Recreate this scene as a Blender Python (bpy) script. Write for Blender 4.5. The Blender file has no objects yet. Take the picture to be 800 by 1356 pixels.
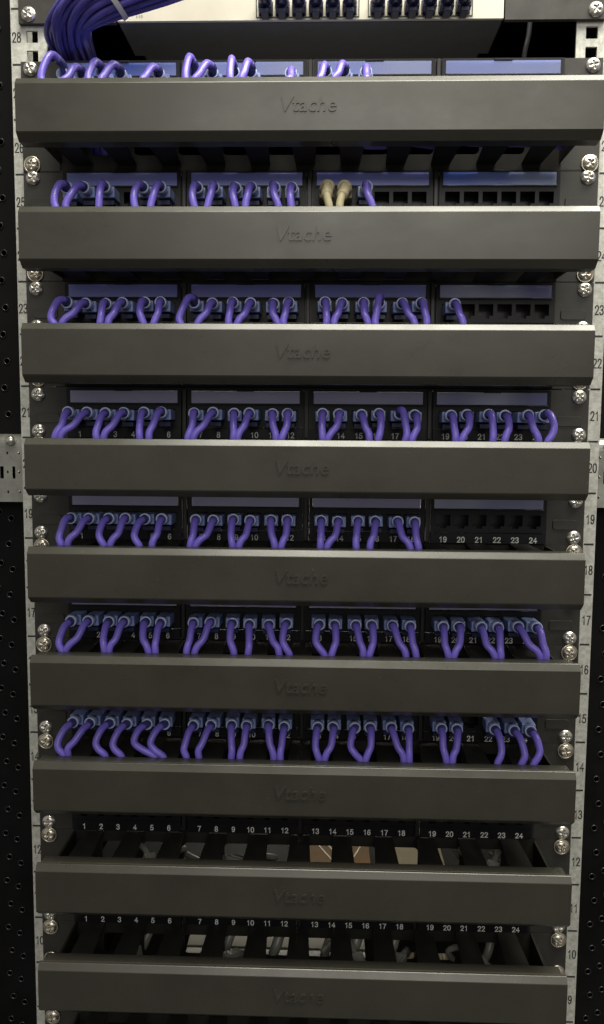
import bpy, bmesh, math, random
from mathutils import Vector, Matrix
random.seed(7)
scene = bpy.context.scene
COL = scene.collection
MM = 0.001                      # all sizes below are written in millimetres
U = 44.45                       # one rack unit

# ------------------------------------------------------------------ camera
cam_data = bpy.data.cameras.new('camera')
cam = bpy.data.objects.new('camera', cam_data)
COL.objects.link(cam)
cam_data.sensor_fit = 'VERTICAL'
cam_data.sensor_height = 24.0
cam_data.lens = 24.0 * 1050 / 1356
cam_data.clip_start = 0.01
cam_data.clip_end = 50
RIGHT = Vector((0.99950705, 0.03051383, 0.00738726))
DOWN = Vector((0.0102834, -0.09587446, -0.99534031))
FWD = Vector((-0.0296634, 0.99492562, -0.09614099))
m = Matrix((RIGHT, -DOWN, -FWD)).transposed().to_4x4()
m.translation = Vector((17.614, -684.405, 914.683)) * MM
cam.matrix_world = m
scene.camera = cam

# ------------------------------------------------------------------ world and lamps
world = bpy.data.worlds.new('World')
scene.world = world
world.use_nodes = True
bg = world.node_tree.nodes['Background']
bg.inputs[0].default_value = (1.0, 0.96, 0.88, 1)
bg.inputs[1].default_value = 0.32

def area_lamp(name, loc, aim, sx, sy, power, col):
    d = bpy.data.lights.new(name, 'AREA')
    d.shape = 'RECTANGLE'; d.size = sx; d.size_y = sy
    d.energy = power; d.color = col
    o = bpy.data.objects.new(name, d)
    o.location = loc
    o.rotation_euler = (Vector(aim) - Vector(loc)).to_track_quat('-Z', 'Y').to_euler()
    COL.objects.link(o)
    return o
# fluorescent ceiling fittings along the aisle, a little to the right of the rack
area_lamp('ceiling_lamp', (0.42, -0.27, 2.05), (0.36, -0.12, 1.05), 1.45, 0.50, 46.0, (1.0, 0.97, 0.84))
area_lamp('aisle_lamp', (0.25, -2.6, 2.05), (0.0, 0.0, 1.05), 1.6, 0.9, 17.0, (1.0, 0.97, 0.88))
# weak lamp added inside the cabinet for what shows through the empty managers' slots
area_lamp('rear_fill_lamp', (0.0, 0.60, 0.76), (0.0, 0.09, 0.42), 0.5, 0.12, 1.4, (1.0, 0.94, 0.80))

vs = scene.view_settings
vs.view_transform = 'Standard'; vs.look = 'None'; vs.gamma = 1; vs.exposure = 0.0
vs.use_curve_mapping = False
scene.cycles.use_denoising = True
scene.cycles.max_bounces = 8
scene.cycles.transparent_max_bounces = 12

# ------------------------------------------------------------------ materials
def mat(name, col, rough=0.5, metal=0.0, coat=0.0, noise=None, bump=None, spec=None, mottle=None):
    """principled material; noise=(scale, amount) varies the value, mottle=(scale, colour2) mixes a second colour, bump=(scale, strength)"""
    mt = bpy.data.materials.new(name); mt.use_nodes = True
    nt = mt.node_tree; b = nt.nodes['Principled BSDF']
    b.inputs['Base Color'].default_value = (*col, 1)
    b.inputs['Roughness'].default_value = rough
    b.inputs['Metallic'].default_value = metal
    if coat:
        b.inputs['Coat Weight'].default_value = coat
        b.inputs['Coat Roughness'].default_value = 0.12
    if spec is not None:
        b.inputs['Specular IOR Level'].default_value = spec
    tc = nt.nodes.new('ShaderNodeTexCoord')
    if noise or mottle:
        n = nt.nodes.new('ShaderNodeTexNoise')
        n.inputs['Scale'].default_value = (noise or mottle)[0]
        n.inputs['Detail'].default_value = 5
        n.inputs['Roughness'].default_value = 0.65
        nt.links.new(tc.outputs['Object'], n.inputs['Vector'])
        r = nt.nodes.new('ShaderNodeValToRGB')
        r.color_ramp.elements[0].position = 0.35
        r.color_ramp.elements[1].position = 0.68
        if noise:
            a = noise[1]
            r.color_ramp.elements[0].color = (*[c * (1 - a) for c in col], 1)
            r.color_ramp.elements[1].color = (*[min(1, c * (1 + a)) for c in col], 1)
        else:
            r.color_ramp.elements[0].color = (*col, 1)
            r.color_ramp.elements[1].color = (*mottle[1], 1)
        nt.links.new(n.outputs['Fac'], r.inputs['Fac'])
        nt.links.new(r.outputs['Color'], b.inputs['Base Color'])
        mr = nt.nodes.new('ShaderNodeMapRange')
        mr.inputs['To Min'].default_value = max(0.05, rough - 0.10)
        mr.inputs['To Max'].default_value = min(1, rough + 0.12)
        nt.links.new(n.outputs['Fac'], mr.inputs['Value'])
        nt.links.new(mr.outputs['Result'], b.inputs['Roughness'])
    if bump:
        n2 = nt.nodes.new('ShaderNodeTexNoise')
        n2.inputs['Scale'].default_value = bump[0]
        n2.inputs['Detail'].default_value = 3
        nt.links.new(tc.outputs['Object'], n2.inputs['Vector'])
        bp = nt.nodes.new('ShaderNodeBump')
        bp.inputs['Strength'].default_value = bump[1]
        bp.inputs['Distance'].default_value = 0.0006
        nt.links.new(n2.outputs['Fac'], bp.inputs['Height'])
        nt.links.new(bp.outputs['Normal'], b.inputs['Normal'])
    return mt

M = {
    'cover': mat('grey_cover', (0.033, 0.031, 0.0235), 0.30, 0.0, noise=(14, 0.16), spec=0.6),
    'duct': mat('duct_plastic', (0.015, 0.0145, 0.012), 0.6, noise=(40, 0.3), spec=0.25),
    'panel': mat('black_panel', (0.012, 0.011, 0.012), 0.34, noise=(30, 0.3)),
    'ear': mat('grey_ear', (0.030, 0.028, 0.024), 0.40, noise=(60, 0.2), bump=(1200, 0.08)),
    'module': mat('black_module', (0.007, 0.007, 0.010), 0.38, spec=0.3),
    'jack': mat('jack_black', (0.006, 0.006, 0.008), 0.35),
    'zinc': mat('zinc_rail', (0.40, 0.40, 0.37), 0.48, 0.25, mottle=(260, (0.62, 0.62, 0.57)), bump=(700, 0.15)),
    'bracket': mat('zinc_bracket', (0.24, 0.24, 0.22), 0.36, 0.55, mottle=(60, (0.36, 0.36, 0.33))),
    'screw': mat('nickel', (0.62, 0.60, 0.55), 0.26, 0.9, noise=(300, 0.15)),
    'brass': mat('warm_nickel', (0.60, 0.55, 0.46), 0.26, 0.9, noise=(300, 0.15)),
    'ink': mat('black_ink', (0.012, 0.012, 0.012), 0.6),
    'white_ink': mat('white_ink', (0.72, 0.72, 0.70), 0.6),
    'cable': mat('purple_cable', (0.175, 0.130, 0.61), 0.31, noise=(60, 0.16), spec=0.5),
    'boot': mat('blue_boot', (0.050, 0.048, 0.20), 0.40, spec=0.4),
    'latch': mat('latch_navy_reflection', (0.018, 0.022, 0.085), 0.35),  # navy stands for the purple cable's reflection in the panel below each plug
    'plug': mat('pale_blue_plug', (0.30, 0.38, 0.72), 0.28, coat=0.3),
    'collar': mat('pale_collar', (0.46, 0.52, 0.82), 0.28, coat=0.3),
    'cream': mat('cream_cable', (0.50, 0.44, 0.27), 0.5, noise=(120, 0.1)),
    'black_steel': mat('black_steel', (0.004, 0.004, 0.0045), 0.6, noise=(20, 0.4), spec=0.12),
    'steel_rim': mat('worn_rim', (0.045, 0.045, 0.045), 0.25, 0.8),
    'switch_white': mat('switch_face', (0.66, 0.62, 0.52), 0.5, noise=(20, 0.05)),
    'switch_body': mat('switch_body', (0.075, 0.082, 0.095), 0.55, noise=(30, 0.3)),
    'switch_jack': mat('switch_jack', (0.80, 0.78, 0.70), 0.4),
    'navy': mat('navy_cable', (0.020, 0.024, 0.075), 0.42, noise=(100, 0.2)),
    'tie': mat('white_tie', (0.62, 0.62, 0.66), 0.4),
    'bundle': mat('bundle_purple', (0.095, 0.078, 0.40), 0.42, noise=(120, 0.15)),
    'carton': mat('brown_carton', (0.34, 0.20, 0.085), 0.8, noise=(25, 0.2)),
    'carton2': mat('cream_carton', (0.52, 0.44, 0.28), 0.75, noise=(25, 0.12)),
    'tape': mat('carton_tape', (0.72, 0.64, 0.42), 0.4),
    'grey_duct': mat('grey_trunking', (0.42, 0.40, 0.33), 0.6, noise=(20, 0.1)),
    'grey_cable': mat('grey_cable', (0.22, 0.22, 0.195), 0.32),
}
def add_wear(mt):
    nt = mt.node_tree; b = nt.nodes['Principled BSDF']
    tc = nt.nodes.new('ShaderNodeTexCoord')
    info = nt.nodes.new('ShaderNodeObjectInfo')
    add = nt.nodes.new('ShaderNodeVectorMath'); add.operation = 'ADD'
    mul = nt.nodes.new('ShaderNodeVectorMath'); mul.operation = 'SCALE'; mul.inputs['Scale'].default_value = 1.0
    nt.links.new(info.outputs['Random'], mul.inputs[0])
    nt.links.new(tc.outputs['Object'], add.inputs[0]); nt.links.new(mul.outputs[0], add.inputs[1])
    mp = nt.nodes.new('ShaderNodeMapping'); mp.inputs['Scale'].default_value = (1.0, 1.0, 1.6)
    nt.links.new(add.outputs[0], mp.inputs['Vector'])
    n = nt.nodes.new('ShaderNodeTexNoise'); n.inputs['Scale'].default_value = 16; n.inputs['Detail'].default_value = 6; n.inputs['Roughness'].default_value = 0.7
    nt.links.new(mp.outputs[0], n.inputs['Vector'])
    mr = nt.nodes.new('ShaderNodeMapRange'); mr.inputs['From Min'].default_value = 0.3; mr.inputs['From Max'].default_value = 0.7
    mr.inputs['To Min'].default_value = 0.25; mr.inputs['To Max'].default_value = 0.37
    nt.links.new(n.outputs['Fac'], mr.inputs['Value']); nt.links.new(mr.outputs['Result'], b.inputs['Roughness'])
    # fine dust lying on the paint
    d = nt.nodes.new('ShaderNodeTexNoise'); d.inputs['Scale'].default_value = 520; d.inputs['Detail'].default_value = 2
    nt.links.new(add.outputs[0], d.inputs['Vector'])
    r = nt.nodes.new('ShaderNodeValToRGB'); r.color_ramp.elements[0].position = 0.72; r.color_ramp.elements[1].position = 0.90
    nt.links.new(d.outputs['Fac'], r.inputs['Fac'])
    mx = nt.nodes.new('ShaderNodeMixRGB'); mx.inputs['Color2'].default_value = (0.13, 0.12, 0.10, 1)
    src = b.inputs['Base Color'].links[0].from_socket
    nt.links.new(src, mx.inputs['Color1']); nt.links.new(r.outputs['Color'], mx.inputs['Fac'])
    nt.links.new(mx.outputs['Color'], b.inputs['Base Color'])
add_wear(M['cover'])
def label_mat(name, col, col2, scale, seed):
    """paper insert; pane reflections of some strips are painted into its broad tint"""
    mt = bpy.data.materials.new(name); mt.use_nodes = True
    nt = mt.node_tree; b = nt.nodes['Principled BSDF']
    b.inputs['Roughness'].default_value = 0.45
    tc = nt.nodes.new('ShaderNodeTexCoord')
    mp = nt.nodes.new('ShaderNodeMapping')
    mp.inputs['Location'].default_value = (seed, 0, 0)
    mp.inputs['Scale'].default_value = (1, 1, 0.3)
    n = nt.nodes.new('ShaderNodeTexNoise'); n.inputs['Scale'].default_value = scale; n.inputs['Detail'].default_value = 1.5
    r = nt.nodes.new('ShaderNodeValToRGB')
    r.color_ramp.elements[0].position = 0.42; r.color_ramp.elements[1].position = 0.62
    r.color_ramp.elements[0].color = (*col, 1); r.color_ramp.elements[1].color = (*col2, 1)
    nt.links.new(tc.outputs['Object'], mp.inputs['Vector']); nt.links.new(mp.outputs['Vector'], n.inputs['Vector'])
    nt.links.new(n.outputs['Fac'], r.inputs['Fac']); nt.links.new(r.outputs['Color'], b.inputs['Base Color'])
    return mt
def pane_mat():
    mt = bpy.data.materials.new('clear_pane'); mt.use_nodes = True
    nt = mt.node_tree; nt.nodes.clear()
    out = nt.nodes.new('ShaderNodeOutputMaterial')
    tr = nt.nodes.new('ShaderNodeBsdfTransparent'); tr.inputs[0].default_value = (0.93, 0.94, 1, 1)
    gl = nt.nodes.new('ShaderNodeBsdfGlossy'); gl.inputs['Roughness'].default_value = 0.18
    fr = nt.nodes.new('ShaderNodeFresnel'); fr.inputs[0].default_value = 1.42
    mx = nt.nodes.new('ShaderNodeMixShader')
    nt.links.new(fr.outputs[0], mx.inputs[0]); nt.links.new(tr.outputs[0], mx.inputs[1]); nt.links.new(gl.outputs[0], mx.inputs[2])
    nt.links.new(mx.outputs[0], out.inputs[0])
    return mt
M['pane'] = pane_mat()

# ------------------------------------------------------------------ mesh helpers (millimetres in, metres out)
def mesh_of(name, verts, faces, material, smooth=False):
    me = bpy.data.meshes.new(name)
    me.from_pydata([(v[0] * MM, v[1] * MM, v[2] * MM) for v in verts], [], faces)
    me.materials.append(material)
    if smooth:
        me.polygons.foreach_set('use_smooth', [True] * len(me.polygons))
    me.update()
    return me

def bm_mesh(name, bm, material, smooth=False):
    bmesh.ops.recalc_face_normals(bm, faces=bm.faces)
    me = bpy.data.meshes.new(name)
    bmesh.ops.scale(bm, vec=(MM, MM, MM), verts=bm.verts)
    bm.to_mesh(me); bm.free()
    me.materials.append(material)
    if smooth:
        me.polygons.foreach_set('use_smooth', [True] * len(me.polygons))
    return me

def box_bm(bm, x0, x1, y0, y1, z0, z1):
    r = bmesh.ops.create_cube(bm, size=1.0)
    for v in r['verts']:
        v.co = Vector((x0 + (v.co.x + .5) * (x1 - x0), y0 + (v.co.y + .5) * (y1 - y0), z0 + (v.co.z + .5) * (z1 - z0)))
    return r['verts']

def box(name, x0, x1, y0, y1, z0, z1, material, bevel=0.0, seg=1):
    bm = bmesh.new(); box_bm(bm, x0, x1, y0, y1, z0, z1)
    if bevel:
        bmesh.ops.bevel(bm, geom=list(bm.edges), offset=bevel, segments=seg, affect='EDGES', profile=0.5)
    return bm_mesh(name, bm, material)

def rounded_rect(cx, cz, w, h, r, n=3):
    pts = []
    for sx, sz, a0 in ((1, -1, -90), (1, 1, 0), (-1, 1, 90), (-1, -1, 180)):
        for k in range(n + 1):
            a = math.radians(a0 + 90 * k / n)
            pts.append((cx + sx * (w / 2 - r) + r * math.cos(a), cz + sz * (h / 2 - r) + r * math.sin(a)))
    return pts

def plate(name, outer, holes, y_front, y_back, material, bevel=0.0):
    """flat sheet in the XZ plane with real holes, y_front towards the viewer (smaller y)"""
    bm = bmesh.new()
    edges = []
    for loop in [outer] + holes:
        vs_ = [bm.verts.new((x, y_front, z)) for x, z in loop]
        edges += [bm.edges.new((vs_[i], vs_[(i + 1) % len(vs_)])) for i in range(len(vs_))]
    bmesh.ops.triangle_fill(bm, edges=edges, use_beauty=True, use_dissolve=False)
    r = bmesh.ops.extrude_face_region(bm, geom=list(bm.faces))
    for g in r['geom']:
        if isinstance(g, bmesh.types.BMVert):
            g.co.y = y_back
    return bm_mesh(name, bm, material)

def rect(x0, x1, z0, z1):
    return [(x0, z0), (x1, z0), (x1, z1), (x0, z1)]

def prism_x(name, profile, x0, x1, material):
    """profile of (y, z) extruded along x"""
    n = len(profile)
    v = [(x0, y, z) for y, z in profile] + [(x1, y, z) for y, z in profile]
    f = [(i, (i + 1) % n, n + (i + 1) % n, n + i) for i in range(n)]
    bm = bmesh.new()
    bv = [bm.verts.new(p) for p in v]
    for q in f: bm.faces.new([bv[i] for i in q])
    bm.faces.new(bv[:n][::-1]); bm.faces.new(bv[n:])
    return bm_mesh(name, bm, material)

def lathe_y(name, prof, material, seg=20, smooth=True):
    """prof of (radius, y) spun round the Y axis"""
    v, f = [], []
    for r, y in prof:
        for k in range(seg):
            a = 2 * math.pi * k / seg
            v.append((r * math.cos(a), y, r * math.sin(a)))
    for i in range(len(prof) - 1):
        for k in range(seg):
            f.append((i * seg + k, i * seg + (k + 1) % seg, (i + 1) * seg + (k + 1) % seg, (i + 1) * seg + k))
    f.append(tuple(range(seg - 1, -1, -1))); f.append(tuple(range((len(prof) - 1) * seg, len(prof) * seg)))
    bm = bmesh.new(); bv = [bm.verts.new(p) for p in v]
    for q in f: bm.faces.new([bv[i] for i in q])
    return bm_mesh(name, bm, material, smooth)

def spline(pts, per=6):
    P = [Vector(p) for p in pts]
    P = [P[0] * 2 - P[1]] + P + [P[-1] * 2 - P[-2]]
    out = []
    for i in range(1, len(P) - 2):
        p0, p1, p2, p3 = P[i - 1:i + 3]
        for k in range(per):
            t = k / per
            out.append(0.5 * ((2 * p1) + (p2 - p0) * t + (2 * p0 - 5 * p1 + 4 * p2 - p3) * t * t + (3 * p1 - p0 - 3 * p2 + p3) * t ** 3))
    out.append(P[-2])
    return out

def tube(name, pts, radius, material, seg=10, per=6, curve=True):
    path = spline(pts, per) if curve else [Vector(p) for p in pts]
    v, f = [], []
    up = Vector((1, 0, 0.02))
    n = len(path)
    for i, p in enumerate(path):
        t = (path[min(i + 1, n - 1)] - path[max(i - 1, 0)]).normalized()
        a = (up - t * up.dot(t)).normalized(); b = t.cross(a); up = a
        for k in range(seg):
            an = 2 * math.pi * k / seg
            v.append(p + a * (radius * math.cos(an)) + b * (radius * math.sin(an)))
    for i in range(n - 1):
        for k in range(seg):
            f.append((i * seg + k, i * seg + (k + 1) % seg, (i + 1) * seg + (k + 1) % seg, (i + 1) * seg + k))
    f.append(tuple(range(seg - 1, -1, -1))); f.append(tuple(range((n - 1) * seg, n * seg)))
    return mesh_of(name, v, f, material, True)

_text = {}
def text_mesh(s, size, material, extrude=0.0, shear=0.0, offset=0.0, space=1.0):
    """lettering standing in the XZ plane, centred, facing the viewer (-Y)"""
    key = (s, size, material.name, extrude, shear, offset)
    if key in _text: return _text[key]
    cu = bpy.data.curves.new('lettering', 'FONT')
    cu.body = s; cu.size = size * MM; cu.extrude = extrude * MM; cu.shear = shear; cu.offset = offset * MM
    cu.space_character = space
    cu.align_x = 'CENTER'; cu.align_y = 'CENTER'; cu.resolution_u = 3
    o = bpy.data.objects.new('lettering', cu); COL.objects.link(o)
    dg = bpy.context.evaluated_depsgraph_get()
    me = bpy.data.meshes.new_from_object(o.evaluated_get(dg))
    bpy.data.objects.remove(o); bpy.data.curves.remove(cu)
    me.transform(Matrix.Rotation(math.radians(90), 4, 'X'))
    me.materials.clear(); me.materials.append(material)
    _text[key] = me
    return me

DIGITS = {
 '0': [(.3, 1), (.12, .93), (.04, .7), (.03, .5), (.04, .3), (.12, .07), (.3, 0), (.48, .07), (.56, .3), (.57, .5), (.56, .7), (.48, .93), (.3, 1)],
 '1': [(.12, .76), (.27, .86), (.37, 1), (.37, 0)],
 '2': [(.04, .72), (.1, .92), (.3, 1), (.5, .92), (.56, .74), (.48, .52), (.05, .02), (.6, .02)],
 '3': [(.04, .80), (.14, .96), (.3, 1), (.5, .93), (.54, .75), (.46, .58), (.25, .53), (.46, .48), (.57, .28), (.5, .07), (.3, 0), (.12, .04), (.02, .22)],
 '4': [(.44, 0), (.44, .98), (.03, .3), (.62, .3)],
 '5': [(.54, .98), (.14, .98), (.07, .52), (.28, .62), (.5, .53), (.57, .32), (.5, .09), (.28, 0), (.1, .05), (.02, .22)],
 '6': [(.54, .8), (.46, .96), (.3, 1), (.12, .88), (.04, .5), (.06, .2), (.16, .04), (.3, 0), (.48, .06), (.57, .3), (.48, .54), (.3, .6), (.12, .52), (.06, .35)],
 '7': [(.03, .98), (.58, .98), (.36, .6), (.22, 0)],
 '8': [(.3, .54), (.12, .62), (.07, .78), (.14, .95), (.3, 1), (.46, .95), (.53, .78), (.48, .62), (.3, .54), (.1, .45), (.03, .27), (.1, .06), (.3, 0), (.5, .06), (.57, .27), (.5, .45), (.3, .54)],
}
DIGITS['9'] = [(.6 - x, 1 - z) for x, z in DIGITS['6']]
_num = {}
def number_mesh(s, h, width, material, squeeze=1.0):
    """printed numerals drawn as thin raised strokes, centred, in the XZ plane"""
    if s in _num and (h, material.name) in _num[s]: return _num[s][(h, material.name)]
    v, f = [], []
    adv = 0.80
    x_off = -(adv * len(s) - 0.2) / 2
    for ch in s:
        P = [Vector(((x + x_off) * h * squeeze, (z - .5) * h)) for x, z in DIGITS[ch]]
        n = len(P); base = len(v)
        for i, p in enumerate(P):
            d0 = (P[i] - P[i - 1]).normalized() if i else (P[1] - P[0]).normalized()
            d1 = (P[i + 1] - P[i]).normalized() if i < n - 1 else d0
            t = d0 + d1
            t = t.normalized() if t.length > 0.2 else d0
            nn = Vector((-t.y, t.x))
            k = min(1.8, 1 / max(0.3, nn.dot(Vector((-d0.y, d0.x)))))
            ext = d0 * (-width * .4 if i == 0 else (width * .4 if i == n - 1 else 0))
            for sgn in (-1, 1):
                q = p + ext + nn * (sgn * width / 2 * k)
                v.append((q.x, -0.004 * i, q.y))
        for i in range(n - 1):
            f.append((base + 2 * i, base + 2 * i + 1, base + 2 * i + 3, base + 2 * i + 2))
        x_off += adv
    me = mesh_of('numeral', v, f, material)
    _num.setdefault(s, {})[(h, material.name)] = me
    return me

# ------------------------------------------------------------------ object helpers
def link(name, me, parent=None, loc=(0, 0, 0), rot=None):
    o = bpy.data.objects.new(name, me)
    COL.objects.link(o)
    o.location = (loc[0] * MM, loc[1] * MM, loc[2] * MM)
    if rot: o.rotation_euler = rot
    if parent: o.parent = parent
    return o

def thing(name, label, cat, loc=(0, 0, 0), group=None):
    o = link(name, None, None, loc)
    o.empty_display_size = 0.01
    o['label'] = label; o['category'] = cat
    if group: o['group'] = group
    return o

ORD = ['topmost', 'second', 'third', 'fourth', 'fifth', 'sixth', 'seventh', 'eighth', 'ninth', 'tenth']
WORDS = 'first second third fourth fifth sixth seventh eighth ninth tenth eleventh twelfth thirteenth fourteenth fifteenth sixteenth seventeenth eighteenth nineteenth twentieth twenty-first twenty-second twenty-third twenty-fourth'.split()
def nth(i):
    return 'topmost' if i == 0 else ORD[i]

# ------------------------------------------------------------------ shared small parts
def screw_mesh(name, material):
    """pan head with a real cross recess"""
    seg, rings = 32, [0, 0.7, 1.3, 1.9, 2.5, 3.1, 3.8, 4.6, 5.4, 5.9, 6.1]
    v, f = [], []
    for r in rings:
        for k in range(seg):
            a = 2 * math.pi * (k + .5) / seg
            x, z = r * math.cos(a), r * math.sin(a)
            y = -3.6 * math.sqrt(max(0.0, 1 - (r / 6.35) ** 2)) ** 1.1
            if r < 3.3 and (abs(x) < 0.75 or abs(z) < 0.75): y += 1.5
            v.append((x, y, z))
    for k in range(seg):
        a = 2 * math.pi * (k + .5) / seg
        v.append((6.1 * math.cos(a), 0.6, 6.1 * math.sin(a)))
    n = len(rings) + 1
    for i in range(n - 1):
        for k in range(seg):
            f.append((i * seg + k, (i + 1) * seg + k, (i + 1) * seg + (k + 1) % seg, i * seg + (k + 1) % seg))
    bm = bmesh.new(); bv = [bm.verts.new(p) for p in v]
    for q in f: bm.faces.new([bv[i] for i in q])
    bmesh.ops.remove_doubles(bm, verts=bm.verts, dist=0.01)
    return bm_mesh(name, bm, material, True)
SCREW = screw_mesh('screw', M['screw'])
SCREW2 = screw_mesh('screw_warm', M['brass'])
WASHER = lathe_y('washer', [(7.2, 0), (7.2, -0.9), (6.0, -1.1), (6.0, 0)], M['brass'], 24)

# ------------------------------------------------------------------ the ground the rack stands on
floor = link('floor', box('floor', -3500, 3500, -4500, 2500, -12, -0.5, mat('floor_vinyl', (0.10, 0.10, 0.095), 0.5, noise=(3, 0.15))))
floor['kind'] = 'structure'

# ------------------------------------------------------------------ the rack itself
rack = thing('server_rack', 'black server rack with pale zinc mounting rails numbered 9 to 28', 'server rack', (0, 0, 0))
Z0, Z1 = 0.0, 31.5 * U
def holed_rail(x0, x1, cx, w, z0, z1):
    xs = [x0, cx - w / 2, cx + w / 2, x1]
    zs = [z0]
    for n in range(1, 31):
        for dz in (-15.875, 0, 15.875):
            zs += [n * U + dz - w / 2, n * U + dz + w / 2]
    zs.append(z1)
    bm = bmesh.new()
    V = [[bm.verts.new((x, 6.0, z)) for x in xs] for z in zs]
    for i in range(len(zs) - 1):
        for j in range(3):
            if j == 1 and i % 2 == 1: continue
            bm.faces.new((V[i][j], V[i][j + 1], V[i + 1][j + 1], V[i + 1][j]))
    r = bmesh.ops.extrude_face_region(bm, geom=list(bm.faces))
    for g in r['geom']:
        if isinstance(g, bmesh.types.BMVert): g.co.y = 8.2
    return bm_mesh('mounting_rail', bm, M['zinc'])
def build_rail(side):
    s = side
    xin, xout = 219.0, (249.5 if s < 0 else 252.0)
    x0, x1 = sorted((s * xin, s * xout))
    r = link('mounting_rail', holed_rail(x0, x1, s * 231.5, 9.6, Z0, Z1), rack)
    # folded flange running back from the inner edge, another from the outer edge
    xo = s * (xout - 1.0)
    link('flange', box('flange', min(xo, xo - s * 2), max(xo, xo - s * 2), 8.3, 48, Z0, Z1, M['zinc']), r)
    tick = box('ruler_tick', -4.2, 4.2, 5.86, 6.0, -0.75, 0.75, M['ink'])
    xn = s * (244.9 if s < 0 else 247.0)
    for n in range(8, 30):
        link('ruler_number', number_mesh(str(n), 7.6, 1.0, M['ink'], 0.66), r, (xn + random.uniform(-.2, .2), 5.93, n * U - 0.5))
        link('ruler_tick', tick, r, (xn - s * 0.5, 0, (n + .5) * U))
build_rail(-1); build_rail(1)

# perforated upright beside each rail and the zinc cross bracket behind it
RIM = lathe_y('hole_rim', [(3.3, 0), (3.3, -1.0), (2.5, -1.3), (2.3, 0)], M['steel_rim'], 14)
for s in (-1, 1):
    xa, xb = (262, 330)
    xs = sorted((s * xa, s * xb))
    holes = []
    spots = []
    z = 20.0
    k = 0
    while z < Z1 - 20:
        for c in (0, 1):
            cx = s * (274 + c * 11 + (3 if k % 2 else 0))
            holes.append([(cx + 2.6 * math.cos(math.pi * j / 4), z + c * 6 + 2.6 * math.sin(math.pi * j / 4)) for j in range(8)])
            spots.append((cx, z + c * 6))
        z += 24.0; k += 1
    post = link('upright_post', plate('upright_post', rect(xs[0], xs[1], Z0, Z1), holes, 40, 43, M['black_steel']), rack)
    for cx, zz in spots:
        link('hole_rim', RIM, post, (cx, 40.2, zz), (0, random.uniform(0, 6), 0))
    # return flange of the post towards the rail
    link('post_flange', box('post_flange', *sorted((s * 262, s * 260)), 39.5, 160, Z0, Z1, M['black_steel']), rack)
    # zinc bracket
    bx0, bx1 = sorted((s * 254.5, s * 330))
    bh = []
    for i in range(6):
        cx = s * (258.5 + i * 10.6)
        for zz in (897, 880, 862):
            bh.append([(cx + 1.0 * math.cos(math.pi * j / 3), zz + 1.5 * math.sin(math.pi * j / 3)) for j in range(6)])
        bh.append(rect(cx + s * 5.3 - 1.7, cx + s * 5.3 + 1.7, 874, 885))
    br = link('cross_bracket', plate('cross_bracket', rect(bx0, bx1, 853, 903), bh, 22, 24, M['bracket']), rack)
    prof = [(22, 903)]
    for j in range(7):
        a = math.radians(180 - 90 * j / 6)
        prof.append((32 + 10 * math.cos(a), 903 + 11 * math.sin(a)))
    prof += [(38, 914), (38, 912), (32, 912)] + [(24, 903)]
    link('bracket_flange', prism_x('bracket_flange', prof, bx0, bx1, M['bracket']), br)
    bolt = link('bolt', lathe_y('bolt', [(4.5, 0), (4.5, -2), (3.2, -3.6), (0.5, -4)], M['screw'], 14), br, (s * 265.5, 22, 908))
# dark side sheets; unseen rear sheet and top added to keep ambient light out
link('side_panel', box('side_panel', -342, -340, 30, 800, Z0, Z1, M['black_steel']), rack)
link('side_panel', box('side_panel', 340, 342, 30, 800, Z0, Z1, M['black_steel']), rack)
link('rear_light_block', box('rear_light_block', -340, 340, 800, 802, Z0, Z1, M['black_steel']), rack)
link('roof_light_block', box('roof_light_block', -342, 342, 20, 802, Z1, Z1 + 3, M['black_steel']), rack)
link('base_frame', box('base_frame', -338, 338, 20, 800, 0, 60, M['black_steel'], 3), rack)
shelf = link('rear_shelf', box('rear_shelf', -215, 215, 52, 170, 473, 475, M['black_steel']), rack)
link('shelf_lip', box('shelf_lip', -215, 215, 50, 52, 460, 475, M['black_steel']), shelf)

# ------------------------------------------------------------------ patch panels
GX = (-160.0, -55.0, 50.0, 154.8)
PITCH = 15.46
def port_x(k):                       # k = 1..24
    return GX[(k - 1) // 6] + ((k - 1) % 6 - 2.5) * PITCH
PX = {27: 4, 25: 4, 23: 3.5, 21: 3, 19: 3, 17: 0.7, 15: 1, 13: 0, 11: 0, 9: 0}     # small sideways play of each panel
PZ = {27: 1.0, 25: 2.0, 23: -0.5, 21: -0.8, 19: -0.5, 17: 0, 15: 0, 13: 0, 11: 0, 9: 0}
JZ = -2.0

def jack_hole(cx, w=12.2):
    h0, h1 = -8.2, 3.6
    return [(cx - w / 2 + 3.4, h0), (cx + w / 2 - 3.4, h0), (cx + w / 2 - 3.4, h0 + 2.2), (cx + w / 2, h0 + 2.2), (cx + w / 2, h1),
            (cx - w / 2, h1), (cx - w / 2, h0 + 2.2), (cx - w / 2 + 3.4, h0 + 2.2)]
xs6 = [(i - 2.5) * PITCH for i in range(6)]
MODULE = plate('port_module', rect(-49.6, 49.6, -11.7, 21.0), [jack_hole(x) for x in xs6] + [rect(-46.6, 46.6, 8.8, 19.4)], -1.0, 2.4, M['module'])
def cup_mesh():
    bm = bmesh.new()
    a = box_bm(bm, -7.2, 7.2, 2.5, 15, -9.2, 4.6)
    for f in list(bm.faces):
        if f.normal.y < -0.5: bm.faces.remove(f)
    me = bm_mesh('jack', bm, M['jack'])
    return me
JACK = cup_mesh()
CONTACT = box('contact_comb', -4.4, 4.4, 5.0, 12, 2.2, 3.0, M['brass'])
PANE = box('window_pane', -46.5, 46.5, -1.2, -0.9, 8.9, 19.3, M['pane'])
CLIP = box('window_clip', -7.5, 7.5, -2.2, -1.05, 18.9, 20.6, M['module'], 0.3)
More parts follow.
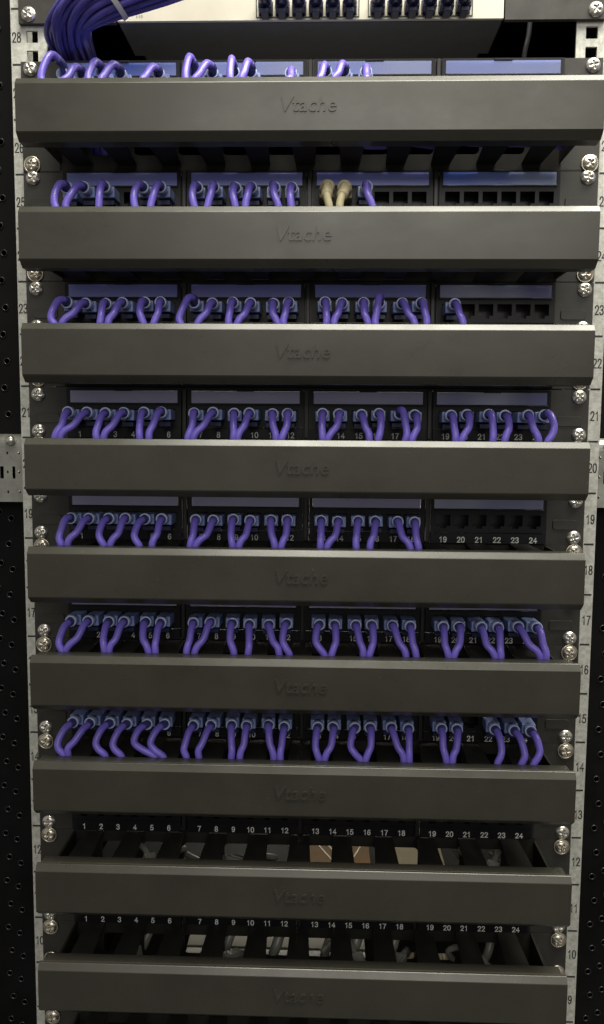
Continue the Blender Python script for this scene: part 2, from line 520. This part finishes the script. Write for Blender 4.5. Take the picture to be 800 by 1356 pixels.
SILL = box('window_rail', -47.2, 47.2, -2.0, -1.05, 7.2, 8.7, M['module'], 0.3)
DIVIDER = box('divider', -1.6, 1.6, -1.6, 2.4, -20.5, 21.0, M['panel'], 0.4)
NUMSTRIP = box('number_strip', -49.6, 49.6, -0.8, 2.4, -21.4, -12.1, M['module'], 0.3)
EARTAB = bm = None
def ear_tab():
    bm = bmesh.new()
    pts = rounded_rect(0, 0, 21, 8.6, 2.2, 4)
    fr = [bm.verts.new((x * .95, -0.9, z * .93)) for x, z in pts]
    bk = [bm.verts.new((x, 0, z)) for x, z in pts]
    n = len(pts)
    bm.faces.new(fr)
    for i in range(n): bm.faces.new((fr[i], fr[(i + 1) % n], bk[(i + 1) % n], bk[i]))
    return bm_mesh('ear_tab', bm, M['ear'])
EARTAB = ear_tab()
FACE = plate('faceplate', rect(-211, 211, -22.15, 22.15),
             [rect(GX[g] + 1.0 - 49.7, GX[g] + 1.0 + 49.7, -21.5, 21.1) for g in range(4)], 2.7, 4.0, M['panel'])
def ear_outline(s):
    a, b = sorted((s * 207.0, s * 240.5))
    return rect(a, b, -22.1, 22.1)
EAR_L = plate('ear', ear_outline(-1), [], 2.5, 5.9, M['ear'])
EAR_R = plate('ear', ear_outline(1), [], 2.5, 5.9, M['ear'])
TOPFOLD = box('top_fold', -209.5, 209.5, 4.1, 13, 20.4, 21.8, M['panel'])
LABELS = {}
def label_mesh(kind, seed):
    cols = {'bright': ((0.26, 0.38, 0.95), (0.58, 0.66, 0.98)), 'blue': ((0.26, 0.38, 0.95), (0.66, 0.76, 0.98)),  # bright and blue: pane reflections painted into the paper colour
            'mid': ((0.42, 0.44, 0.94), (0.52, 0.54, 0.96)), 'dull': ((0.70, 0.64, 0.82), (0.80, 0.75, 0.88)),
            'patch': ((0.42, 0.42, 0.70), (0.88, 0.90, 0.94))}[kind]  # patch: pale reflections in the window painted on as lighter blotches
    return box('label_strip', -46.4, 46.4, -0.7, 1.0, 9.0, 19.2, label_mat('label_' + kind, *cols, 14 if kind in ('patch', 'blue') else 9, seed))
KIND = {27: ['bright', 'bright', 'bright', 'bright'], 25: ['mid', 'mid', 'mid', 'blue'], 23: ['mid', 'mid', 'mid', 'patch'],
        21: ['dull', 'dull', 'dull', 'patch'], 19: ['dull', 'dull', 'dull', 'patch'], 17: ['dull'] * 4, 15: ['dull'] * 4,
        13: ['dull'] * 4, 11: ['dull'] * 4, 9: ['dull'] * 4}
PLABEL = {
    27: 'topmost black patch panel with bright blue label strips just under the white switch',
    25: 'second black patch panel from the top, holding two cream cords and twelve purple ones',
    23: 'third black patch panel from the top, five open ports at its right end',
    21: 'fourth black patch panel from the top, all 24 ports filled with purple cords',
    19: 'fifth black patch panel from the top, last six ports 19 to 24 empty',
    17: 'sixth black patch panel from the top, all ports filled, label strips hidden',
    15: 'seventh black patch panel from the top, only port 21 left empty',
    13: 'eighth patch panel from the top, empty, upper of the two panels without cords',
    11: 'ninth patch panel from the top, empty, lower of the two panels without cords',
    9: 'patch panel cut off at the bottom edge under the lowest cover bar',
}
for n in (27, 25, 23, 21, 19, 17, 15, 13, 11, 9):
    x0, z0 = PX[n], n * U + PZ[n]
    p = thing('patch_bay', PLABEL[n], 'patch panel', (0, 0, z0), 'patch panels in the rack')
    link('faceplate', FACE, p, (x0 - 1.0, 0, 0))
    link('ear', EAR_L, p); link('ear', EAR_R, p)
    link('top_fold', TOPFOLD, p)
    for s in (-1, 1):
        link('ear_tab', EARTAB, p, (s * 224, 2.5, -4.5))
        for dz in (15.875, -15.875):
            link('screw', SCREW, p, (s * 232.3 + random.uniform(-.5, .5), 2.45, dz + random.uniform(-.4, .4)), (0, random.uniform(0, 3), 0))
    for g in range(4):
        gx = GX[g] + x0
        mo = link('port_module', MODULE, p, (gx, 0, 0))
        for x in xs6:
            link('jack', JACK, mo, (x, 0, 0))
        link('label_strip', label_mesh(KIND[n][g], random.uniform(0, 50)), mo)
        link('window_pane', PANE, mo)
        link('window_clip', CLIP, mo)
        link('window_rail', SILL, mo)
        link('number_strip', NUMSTRIP, p, (gx, 0, 0))
        if g < 3:
            link('divider', DIVIDER, p, ((GX[g] + GX[g + 1]) / 2 + x0, 0, 0))
    for k in range(1, 25):
        link('port_number', number_mesh(str(k), 4.5, 0.72, M['white_ink']), p, (port_x(k) + x0, -0.86, -18.0))

# ------------------------------------------------------------------ cable managers
MZ = {26: 5.0, 24: -0.5, 22: 0.2, 20: -0.6, 18: 1.2, 16: 0.9, 14: 0.4, 12: 0.8, 10: 2.0, 8: 0.0}
def cover_profile():
    out = [(-57.6, 22.7), (-59.6, 22.6), (-59.95, 22.35), (-63.1, 17.9), (-63.3, 17.4), (-63.3, -17.3), (-62.6, -18.4), (-57.0, -23.2), (-46.0, -23.4)]
    inn = [(-46.0, -21.6), (-56.4, -21.4), (-61.4, -17.2), (-61.4, 17.0), (-58.6, 20.9), (-57.6, 21.1)]
    return out + inn
COVER = prism_x('cover', cover_profile(), -221.3, 221.3, M['cover'])
FRONT_RAIL = box('front_rail', -218.5, 218.5, -57.0, -46.5, 20.3, 22.4, M['cover'], 0.4)
WINX = [16.5 + 37.4 * k for k in range(-5, 5)]
BACK = plate('back_plate', rect(-210, 210, -22.15, 22.15), [rounded_rect(x, 1.6, 26.0, 19.0, 4.0, 4) for x in WINX], 2.7, 4.2, M['duct'])
FINGX = [16.5 + 37.4 * k + 18.7 for k in range(-6, 5)]
def finger(name, top):
    bm = bmesh.new()
    z0, z1 = (19.6, 21.4) if top else (-21.2, -19.4)
    vs_ = box_bm(bm, -8, 8, -46.4, 2.6, z0, z1)
    for v in vs_:
        if v.co.y < -20: v.co.x *= 1.25
    bmesh.ops.bevel(bm, geom=list(bm.edges), offset=0.35, segments=1, affect='EDGES')
    return bm_mesh(name, bm, M['duct'])
FTOP, FBOT = finger('upper_finger', True), finger('lower_finger', False)
def end_wall():
    prof = [(2.5, -19.3), (2.5, 19.4), (-44, 19.4), (-56, 16), (-56, -16), (-44, -19.3)]
    return prism_x('end_wall', prof, -1, 1, M['duct'])
ENDWALL = end_wall()
MEAR_L = plate('ear', [(-240.5, -22.1), (-209, -22.1), (-209, 22.1), (-240.5, 22.1)], [], 2.5, 5.9, M['ear'])
MEAR_R = plate('ear', [(209, -22.1), (240.5, -22.1), (240.5, 22.1), (209, 22.1)], [], 2.5, 5.9, M['ear'])
LOGO = text_mesh('Vtache', 15.6, M['cover'], 0.8, 0.18, 0.12, 1.0)
for i, n in enumerate((26, 24, 22, 20, 18, 16, 14, 12, 10, 8)):
    z0 = n * U + MZ[n]
    where = ['just under the brightest blue label strips', 'below the row with two cream cords', 'under the third row of cords', 'level with the zinc side brackets',
             'under the fifth row of cords', 'under the sixth row of cords', 'under the lowest row of purple cords',
             'brown carton showing through its slots', 'grey cables behind its slots', ''][i]
    t = thing('cable_manager', f'grey cable manager bar, {nth(i)} from the top, {where}' if i else f'topmost grey cable manager bar, {where}', 'cable manager', (0, 0, z0), 'cable managers in the rack')
    if i == 9: t['label'] = 'cable manager cut off by the bottom edge, only its ear and screw show'
    c = link('cover', COVER, t, (0.4, 0, 0))
    link('raised_lettering', LOGO, c, (-2.2 if n < 26 else 0.6, -63.3, 0.8))
    link('front_rail', FRONT_RAIL, t)
    dn = (0, 0, -MZ[n])
    link('back_plate', BACK, t, dn)
    link('ear', MEAR_L, t, dn); link('ear', MEAR_R, t, dn)
    for s in (-1, 1):
        link('end_wall', ENDWALL, t, (s * 208.5, 0, 0))
        for dz in (15.875, -15.875):
            q = link('screw', SCREW2, t, (s * 232.3 + random.uniform(-.5, .5), 2.0, dz - MZ[n] + random.uniform(-.4, .4)), (0, random.uniform(0, 3), 0))
            link('washer', WASHER, q)
    for x in FINGX:
        link('upper_finger', FTOP, t, (x, 0, 0)); link('lower_finger', FBOT, t, (x, 0, 0))

# ------------------------------------------------------------------ patch cords: exit offset of each cord from its port, in mm
CORDS = {
 27: {1: -2.8, 2: -6.5, 3: 0.5, 4: -5.4, 6: -4.5, 7: 2.0, 8: -7.6, 9: 3.8, 10: -2.8, 12: 0.1, 13: -1.3, 14: -5.8, 15: 4.3},
 25: {1: 2.7, 2: -6.4, 3: 4.2, 5: 3.6, 6: -1.2, 7: 7.0, 8: -0.4, 9: 7.9, 10: -0.4, 11: 11.1, 12: 5.3, 13: 7.6, 14: -0.6, 15: 11.0},
 23: {1: -1.5, 2: -12.1, 3: 3.5, 4: -5.5, 5: 8.2, 6: -0.1, 7: -4.8, 8: -8.1, 9: 1.8, 10: -7.2, 11: 10.3, 12: -0.7, 13: 5.0, 14: -4.2, 15: 8.0, 16: -2.0, 17: 13.7, 18: 7.2, 19: 8.5},
 21: {1: -4.2, 2: -15.0, 3: -0.8, 4: -10.7, 5: 3.4, 6: -4.7, 7: -0.8, 8: -11.6, 9: 5.3, 10: -6.7, 11: 8.9, 12: -2.1, 13: 3.5, 14: -8.3, 15: 10.0, 16: 1.3, 17: 7.5, 18: -2.6, 19: 4.8, 20: -6.1, 21: 3.3, 22: -2.8, 23: 8.9, 24: 0.2},
 19: {1: -0.9, 2: -11.0, 3: 3.8, 4: -6.6, 5: 2.3, 6: -2.9, 7: 0.6, 8: -10.3, 9: 4.6, 10: -5.5, 11: 8.3, 12: -2.0, 13: 2.2, 14: -7.8, 15: 0.7, 16: -3.7, 17: 13.8, 18: 4.8},
 17: {1: -1.9, 2: -14.2, 3: 2.7, 4: -8.9, 5: 8.8, 6: -1.0, 7: -2.8, 8: -11.7, 9: 5.8, 10: 2.0, 11: 12.4, 12: 5.4, 13: 6.8, 14: -3.1, 15: 7.5, 16: -2.9, 17: 11.9, 18: 4.8, 19: 3.8, 20: -7.6, 21: 10.8, 22: 0.0, 23: 16.7, 24: 5.8},
 15: {1: -2.7, 2: -14.2, 3: 2.1, 4: 0.2, 5: 13.5, 6: 4.8, 7: -3.4, 8: -8.4, 9: 3.5, 10: -4.9, 11: 8.1, 12: -1.7, 13: 3.0, 14: -7.8, 15: 6.9, 16: -4.7, 17: 11.8, 18: 1.0, 19: 4.2, 20: -6.5, 22: 0.0, 23: 4.4, 24: -1.2},
}
BULGE = {(27, 1): (-9, 12), (27, 2): (-3, 3), (27, 3): (-5, 6), (27, 4): (-6, 5), (27, 6): (-5, 3), (27, 7): (-4, 10), (27, 8): (-5, 5), (27, 9): (-1, 8), (27, 10): (-3, 6),
         (27, 13): (-2, 3), (27, 14): (-3, 4), (15, 1): (-7, 0), (15, 2): (-4, 0), (15, 3): (-8, 0), (15, 4): (-8, 0), (15, 5): (-11, 0), (15, 6): (-9, 0), (15, 7): (-4, 0), (15, 8): (-3, 0),
         (15, 15): (-5, 0), (15, 13): (-2, 0), (19, 1): (-3, 2), (19, 3): (-4, 0), (19, 5): (-5, 0), (21, 17): (3, 4), (21, 24): (4, 2), (23, 1): (-6, 2), (23, 7): (-5, 4), (23, 16): (-2, 5),
         (17, 12): (-3, 0), (17, 13): (-4, 0), (17, 1): (-4, 0), (15, 22): (3, 0), (15, 23): (4, 0), (15, 24): (4, 0), (25, 1): (-4, 2), (25, 2): (-3, 0), (25, 5): (-3, 1)}
def plug_shape():
    bm = bmesh.new()
    # body with an open round collar: square sleeve whose rear end steps down
    vs_ = box_bm(bm, -5.85, 5.85, -18.0, 6.0, -4.6, 4.2)
    bmesh.ops.bevel(bm, geom=list(bm.edges), offset=0.5, segments=1, affect='EDGES')
    return bm_mesh('plug', bm, M['plug'])
PLUG = plug_shape()
CREAMPLUG = PLUG.copy(); CREAMPLUG.materials.clear(); CREAMPLUG.materials.append(M['cream'])
def collar_mesh(material):
    return lathe_y('collar', [(4.6, 0), (4.9, -6), (5.0, -9.0), (4.5, -9.6), (3.7, -9.3), (3.5, -4), (3.5, 0)], material, 18)
COLLAR = collar_mesh(M['collar'])
CREAMCOLLAR = lathe_y('collar', [(5.9, 4), (6.0, -6), (5.9, -9.0), (5.2, -10.5), (3.4, -10.5), (3.4, 0)], M['cream'], 18)
def latch_mesh():  # latch tab, placed where the black panel reflects the purple cable
    bm = bmesh.new()
    vs_ = box_bm(bm, -4.6, 4.6, -15.5, 1.0, -7.2, -4.7)
    for v in vs_:
        if v.co.y < -10:
            v.co.z -= 2.4 if v.co.z < -6 else 1.6
    return bm_mesh('latch', bm, M['latch'])
LATCH = latch_mesh()
for ri, n in enumerate((27, 25, 23, 21, 19, 17, 15)):
    zc_top = (n - 1) * U + MZ[n - 1] + 22.5
    purple = [q for q in CORDS[n] if not (n == 25 and q in (13, 14))]
    for k, e in CORDS[n].items():
        cream = n == 25 and k in (13, 14)
        xp = port_x(k) + PX[n]
        dx = e - PX[n]
        zp = n * U + PZ[n] + JZ + random.uniform(-0.5, 0.5)
        row = 'top' if ri == 0 else ORD[ri]
        if cream:
            lab = ('left' if k == 13 else 'right') + ' one of the two cream patch cords in the second panel row'
        else:
            lab = f'{WORDS[purple.index(k)]} purple cord from the left in the {ORD[ri]} patch panel' + ('' if ri == 0 else ' from the top')
        t = thing('patch_cable', lab, 'patch cord', (xp, 0, zp), f'cords in the {ORD[ri]} patch panel')
        bx, bz = BULGE.get((n, k), (random.uniform(-1.5, 1.5), random.uniform(-0.6, 1.2)))
        tilt = math.atan2(max(-6, min(6, dx)), 60) + random.uniform(-.03, .03)
        lift = random.uniform(0.3, 1.6)
        pl = link('plug', CREAMPLUG if cream else PLUG, t, (0, 0, 0.6), (0, random.uniform(-.04, .04), tilt * .4))
        co = link('collar', CREAMCOLLAR if cream else COLLAR, t, (-math.sin(tilt * .4) * -18, -17.6, 0.8 + lift * .5), (-0.05, 0, tilt))
        if not cream: link('latch', LATCH, pl)
        dzc = zc_top - zp
        cx = math.sin(tilt) * 10
        pts = [(0, -10, 0.8), (0.2 * cx, -18, 0.8 + lift * .6), (cx * .8, -27, 1.0 + lift + bz * .5),
               (cx + bx * .55 + dx * .10, -35.5, -0.8 + lift * .6 + bz), (dx * .40 + bx, -41.5, -8.5 + bz * .6), (dx * .80 + bx * .75, -44.0, dzc * .72),
               (dx, -44.0, dzc - 1), (dx + random.uniform(-2, 2), -41, dzc - 13), (dx + random.choice((-1, 1)) * random.uniform(3, 9), -33, dzc - 26),
               (dx + (-26 if k < 13 else 26) if n != 27 else dx + (22 if k < 5 else 60), -27 + random.uniform(-6, 4), dzc - 34 + random.uniform(-3, 4))]
        if n == 27 and k >= 8:
            run = random.uniform(90, 150)
            pts += [(dx + 60 + run * .5, -24 + random.uniform(-12, 6), dzc - 36 + random.uniform(-2, 6)), (dx + 60 + run, -22 + random.uniform(-14, 8), dzc - 34 + random.uniform(-3, 10))]
        link('cable', tube('cable', pts, 3.0 if not cream else 3.1, M['cream'] if cream else M['cable'], 10, 5), t)
        if cream:
            link('boot', tube('boot', [(0, -16, 0.8), (0.2 * cx, -22, 1.2 + lift * .6), (cx * .8, -28, 0.4 + lift), (cx + dx * .10, -35.0, -2.5), (dx * .40 + bx, -41.0, -9.5)], 4.5, M['cream'], 14, 4), t)
        if not cream:
            link('boot', tube('boot', [(0, -14, 0.8), (0.2 * cx, -18, 0.8 + lift * .6), (cx * .8, -27, 1.0 + lift + bz * .5), (cx * .95 + bx * .3, -31.5, 0.7 + lift + bz * .7)], 3.35, M['boot'], 12, 4), t)

# ------------------------------------------------------------------ network switch at the top edge
ZS = 1253.0
sw = thing('network_switch', 'white-faced network switch with dark body at the top edge of the photo', 'network switch', (0, 0, ZS))
SWX = [-35.5 + 13.7 * i for i in range(6)] + [55.8 + 13.8 * i for i in range(6)]
def sw_hole(x, z0=3.2, z1=14.5):
    return rect(x - 5.9, x + 5.9, z0, z1)
link('face', plate('face', rect(-158, 158, 0.3, 43.5), [sw_hole(x) for x in SWX] + [sw_hole(x, 24, 35.5) for x in SWX], 0, 3, M['switch_white']), sw)
link('body', box('body', -158, 158, 3.2, 60, 0, 44, M['switch_body'], 0.8), sw)
# the case runs deeper than the mounting depth of its front
link('rear_case', box('rear_case', -150, 150, 60.2, 260, 1.0, 43, M['switch_body'], 0.8), sw)
for a, b in ((-43.5, 41.0), (48.0, 133.0)):
    fr = plate('port_frame', rect(a, b, 2.0, 40), [rect(a + .7, b - .7, 2.7, 39.3)], -0.5, -0.05, M['ink'])
    link('port_frame', fr, sw)
for s in (-1, 1):
    a, b = sorted((s * 159.5, s * 241))
    link('ear', plate('ear', rect(a, b, 0, 44), [], 1.5, 5.9, M['ear']), sw)
    link('screw', SCREW, sw, (s * 232.5, 1.4, 7.0), (0, 0.6, 0))
    link('screw', SCREW, sw, (s * 232.5, 1.4, 38.0), (0, 0.6, 0))
    # pale metal gusset under the ear
    g = [(s * 163, 6, 0), (s * 163, 70, 0), (s * 163, 62, -18), (s * 163, 50, -18)]
    v = g + [(x + s * 1.2, y, z) for x, y, z in g]
    me = mesh_of('gusset', v, [(0, 1, 2, 3), (7, 6, 5, 4), (0, 4, 5, 1), (1, 5, 6, 2), (2, 6, 7, 3), (3, 7, 4, 0)], M['switch_white'])
link('print', text_mesh('1/10', 3.4, M['ink'], 0.03), sw, (-140, -0.06, 3.6))
NPLUG = box('plug', -5.4, 5.4, -12, 4, -5.0, 5.2, M['navy'], 0.7)
NBOOT = lathe_y('boot', [(5.0, 0), (4.6, -6), (3.6, -14), (3.1, -16)], M['navy'], 14)
for i, x in enumerate(SWX):
    c = thing('network_cable', f'dark blue network cord in the white switch, {WORDS[i]} plug from the left', 'network cord', (x, 0, ZS + 8.8), 'dark blue cords in the switch')
    link('plug', NPLUG, c)
    link('latch', box('latch', -3.0, 3.0, -13, -1, -8.8, -5.2, M['navy'], 0.5), c)
    link('boot', NBOOT, c, (0, -12, 0))
    link('cable', tube('cable', [(0, -24, 0), (random.uniform(-1, 1), -34, 1), (random.uniform(-2, 2), -42, 9), (random.uniform(-3, 3), -44, 22), (random.uniform(-6, 6), -44, 60)], 2.9, M['navy'], 10, 5), c)

# ------------------------------------------------------------------ bundle of purple cables, top left
NB = 30
for i in range(NB):
    a = i * 2.39996
    r = math.sqrt((i + .5) / NB)
    u, w = r * math.cos(a), r * math.sin(a)
    x_t = -126 + u * 33 + w * 8 + random.uniform(-5, 5)
    pts = [(x_t + 42 + random.uniform(-3, 3), -52 + w * 15, 1290 + u * -6),
           (x_t + 8 + random.uniform(-2, 2), -54 + w * 15, 1262 - u * 10),
           (-163 + u * 17 + random.uniform(-1.5, 1.5), -48 + w * 14, 1245 - u * 11),
           (-186 + u * 17 + random.uniform(-2, 2), -30 + w * 13, 1238 - u * 3 + random.uniform(-2, 2)),
           (-198 + u * 17 + random.uniform(-2, 2), -4 + w * 9, 1240 + w * 6 + random.uniform(-2, 2)),
           (-201 + u * 16, 26 + w * 9, 1236 + w * 8), (-198 + u * 15, 44 + w * 10, 1212), (-198 + u * 15, 50 + w * 10, 1150)]
    c = link('bundled_cable', tube('bundled_cable', pts, 2.4, M['bundle'], 10, 5))
    c['label'] = 'purple network cable in the tied bundle at the top left'; c['category'] = 'cable'; c['group'] = 'cables tied into the top left bundle'
# cable tie wrapped round the bundle
cen = Vector((-152, -50, 1249)); ax = Vector((0.80, -0.05, 0.60)).normalized()
e1 = Vector((0, -1, 0)); e1 = (e1 - ax * e1.dot(ax)).normalized(); e2 = ax.cross(e1)
v, f = [], []
NS = 40
for j in range(NS):
    an = 2 * math.pi * j / NS
    d = e1 * math.cos(an) * 19.5 + e2 * math.sin(an) * 19.5
    for rr, hh in ((1.0, -2.0), (1.07, -2.0), (1.07, 2.0), (1.0, 2.0)):
        v.append(cen + d * rr + ax * hh)
for j in range(NS):
    for q in range(4):
        f.append((j * 4 + q, j * 4 + (q + 1) % 4, ((j + 1) % NS) * 4 + (q + 1) % 4, ((j + 1) % NS) * 4 + q))
tie = thing('cable_tie', 'white plastic cable tie round the purple bundle at the top left', 'cable tie', (0, 0, 0))
link('strap', mesh_of('strap', v, f, M['tie']), tie)

# ------------------------------------------------------------------ things seen through the slots of the two empty managers
def carton(name, label, x0, x1, y0, y1, z0, z1, material, tapes):
    t = thing(name, label, 'carton', ((x0 + x1) / 2, (y0 + y1) / 2, z0))
    w, d, h = x1 - x0, y1 - y0, z1 - z0
    link('box_body', box('box_body', -w / 2, w / 2, -d / 2, d / 2, 0, h, material, 0.8), t)
    for tx, ang in tapes:
        link('tape_strip', box('tape_strip', -0.7, 0.7, -d * .42, d * .42, h + 1.5, h + 1.8, M['tape']), t, (tx, 0, 0), (0, 0, ang))
    link('flap', box('flap', -w / 2, w / 2, -d / 2 + 1, d / 2 - 1, h + 0.1, h + 1.4, material, 0.3), t)
carton('flat_carton', 'brown cardboard carton glimpsed through the slots below numbers 13 to 15', 2, 66, 30, 165, 475.2, 490, M['carton'], [(-18, 0.45), (-8, 0.45), (22, -0.35)])
carton('flat_carton', 'cream carton glimpsed through the slots below numbers 17 to 20', 80, 140, 34, 165, 475.2, 489, M['carton2'], [(10, 0.0)])
tr = thing('cable_tray', 'pale tray with a dark strip behind the slots of the lowest cable manager', 'cable tray', (0, 0, 398))
link('front_lip', box('front_lip', -118, 62, 40, 58, 0, 2, M['carton2'], 0.4), tr)
link('dark_strip', box('dark_strip', -118, 62, 58.3, 69, -2, 0.6, M['grey_cable'], 0.3), tr)
link('tray_floor', box('tray_floor', -118, 62, 69.3, 130, 0, 2, M['grey_duct'], 0.4), tr)
carton('flat_carton', 'cream carton glimpsed through the slots under numbers 18 to 20 of the lowest panel', 96, 148, 30, 66, 380, 400, M['carton2'], [(14, 0.0), (17.5, 0.0)])
for i, x in enumerate((-163, -147, -70, -24, 24, 49, 84, 112, 172)):
    zc = 443 + random.uniform(-3, 2)
    pts = [(x + 10, 30, zc + 26), (x + 4, 16, zc + 12), (x, 9, zc + 2), (x - 3, 8, zc - 6), (x - 1, 10, zc - 13), (x + 5, 18, zc - 22)]
    c = link('grey_cable_loop', tube('grey_cable_loop', pts, 4.0 + random.uniform(0, 2.5), M['grey_cable'], 12, 5))
    c['label'] = f'grey cable loop behind the lowest manager, {["first", "second", "third", "fourth", "fifth", "sixth", "seventh", "eighth", "ninth"][i]} from the left'
    c['category'] = 'cable'; c['group'] = 'grey loops behind the lowest manager'

# loose grey cable ends with clear plugs lying in the two empty managers
CLEAR = mat('clear_plastic', (0.34, 0.34, 0.30), 0.2, coat=0.5)
TAILS = [(12, -136, 20), (12, -118, -15), (12, -62, 25), (12, -42, -22), (12, 152, 18), (12, 168, -12), (10, -150, 10), (10, -58, -20), (10, 50, 15), (10, 88, -14), (10, 158, 20)]
SPOT = ['first', 'second', 'third', 'fourth', 'fifth', 'sixth']
cnt = {12: 0, 10: 0}
for n, x, yaw in TAILS:
    t = thing('loose_plug', f'loose grey cable end with clear plug in the {"upper" if n == 12 else "lower"} empty manager, {SPOT[cnt[n]]} from the left', 'loose plug', (x, -14, n * U + 4), 'loose cable ends in the empty managers')
    cnt[n] += 1
    t.rotation_euler = (random.uniform(-.3, .5), random.uniform(-.4, .4), math.radians(yaw * 2))
    link('plug', box('plug', -5.5, 5.5, -16, 4, -4, 4, CLEAR, 0.8), t)
    link('latch', box('latch', -3, 3, -14, 0, 4.1, 5.6, CLEAR, 0.4), t)
    link('cable', tube('cable', [(0, 3, 0), (0, 12, 0), (random.uniform(-4, 4), 22, -4), (random.uniform(-12, 12), 27, -12), (random.uniform(-22, 22), 22, -20)], 2.8, M['grey_cable'], 10, 5), t)
w = link('black_wire', tube('black_wire', [(190, 40, 1300), (188, 38, 1262), (184, 36, 1240), (183, 34, 1215)], 2.2, mat('black_wire', (0.03, 0.03, 0.035), 0.25), 10, 6))
w['label'] = 'thin black wire hanging below the right end of the switch'; w['category'] = 'wire'
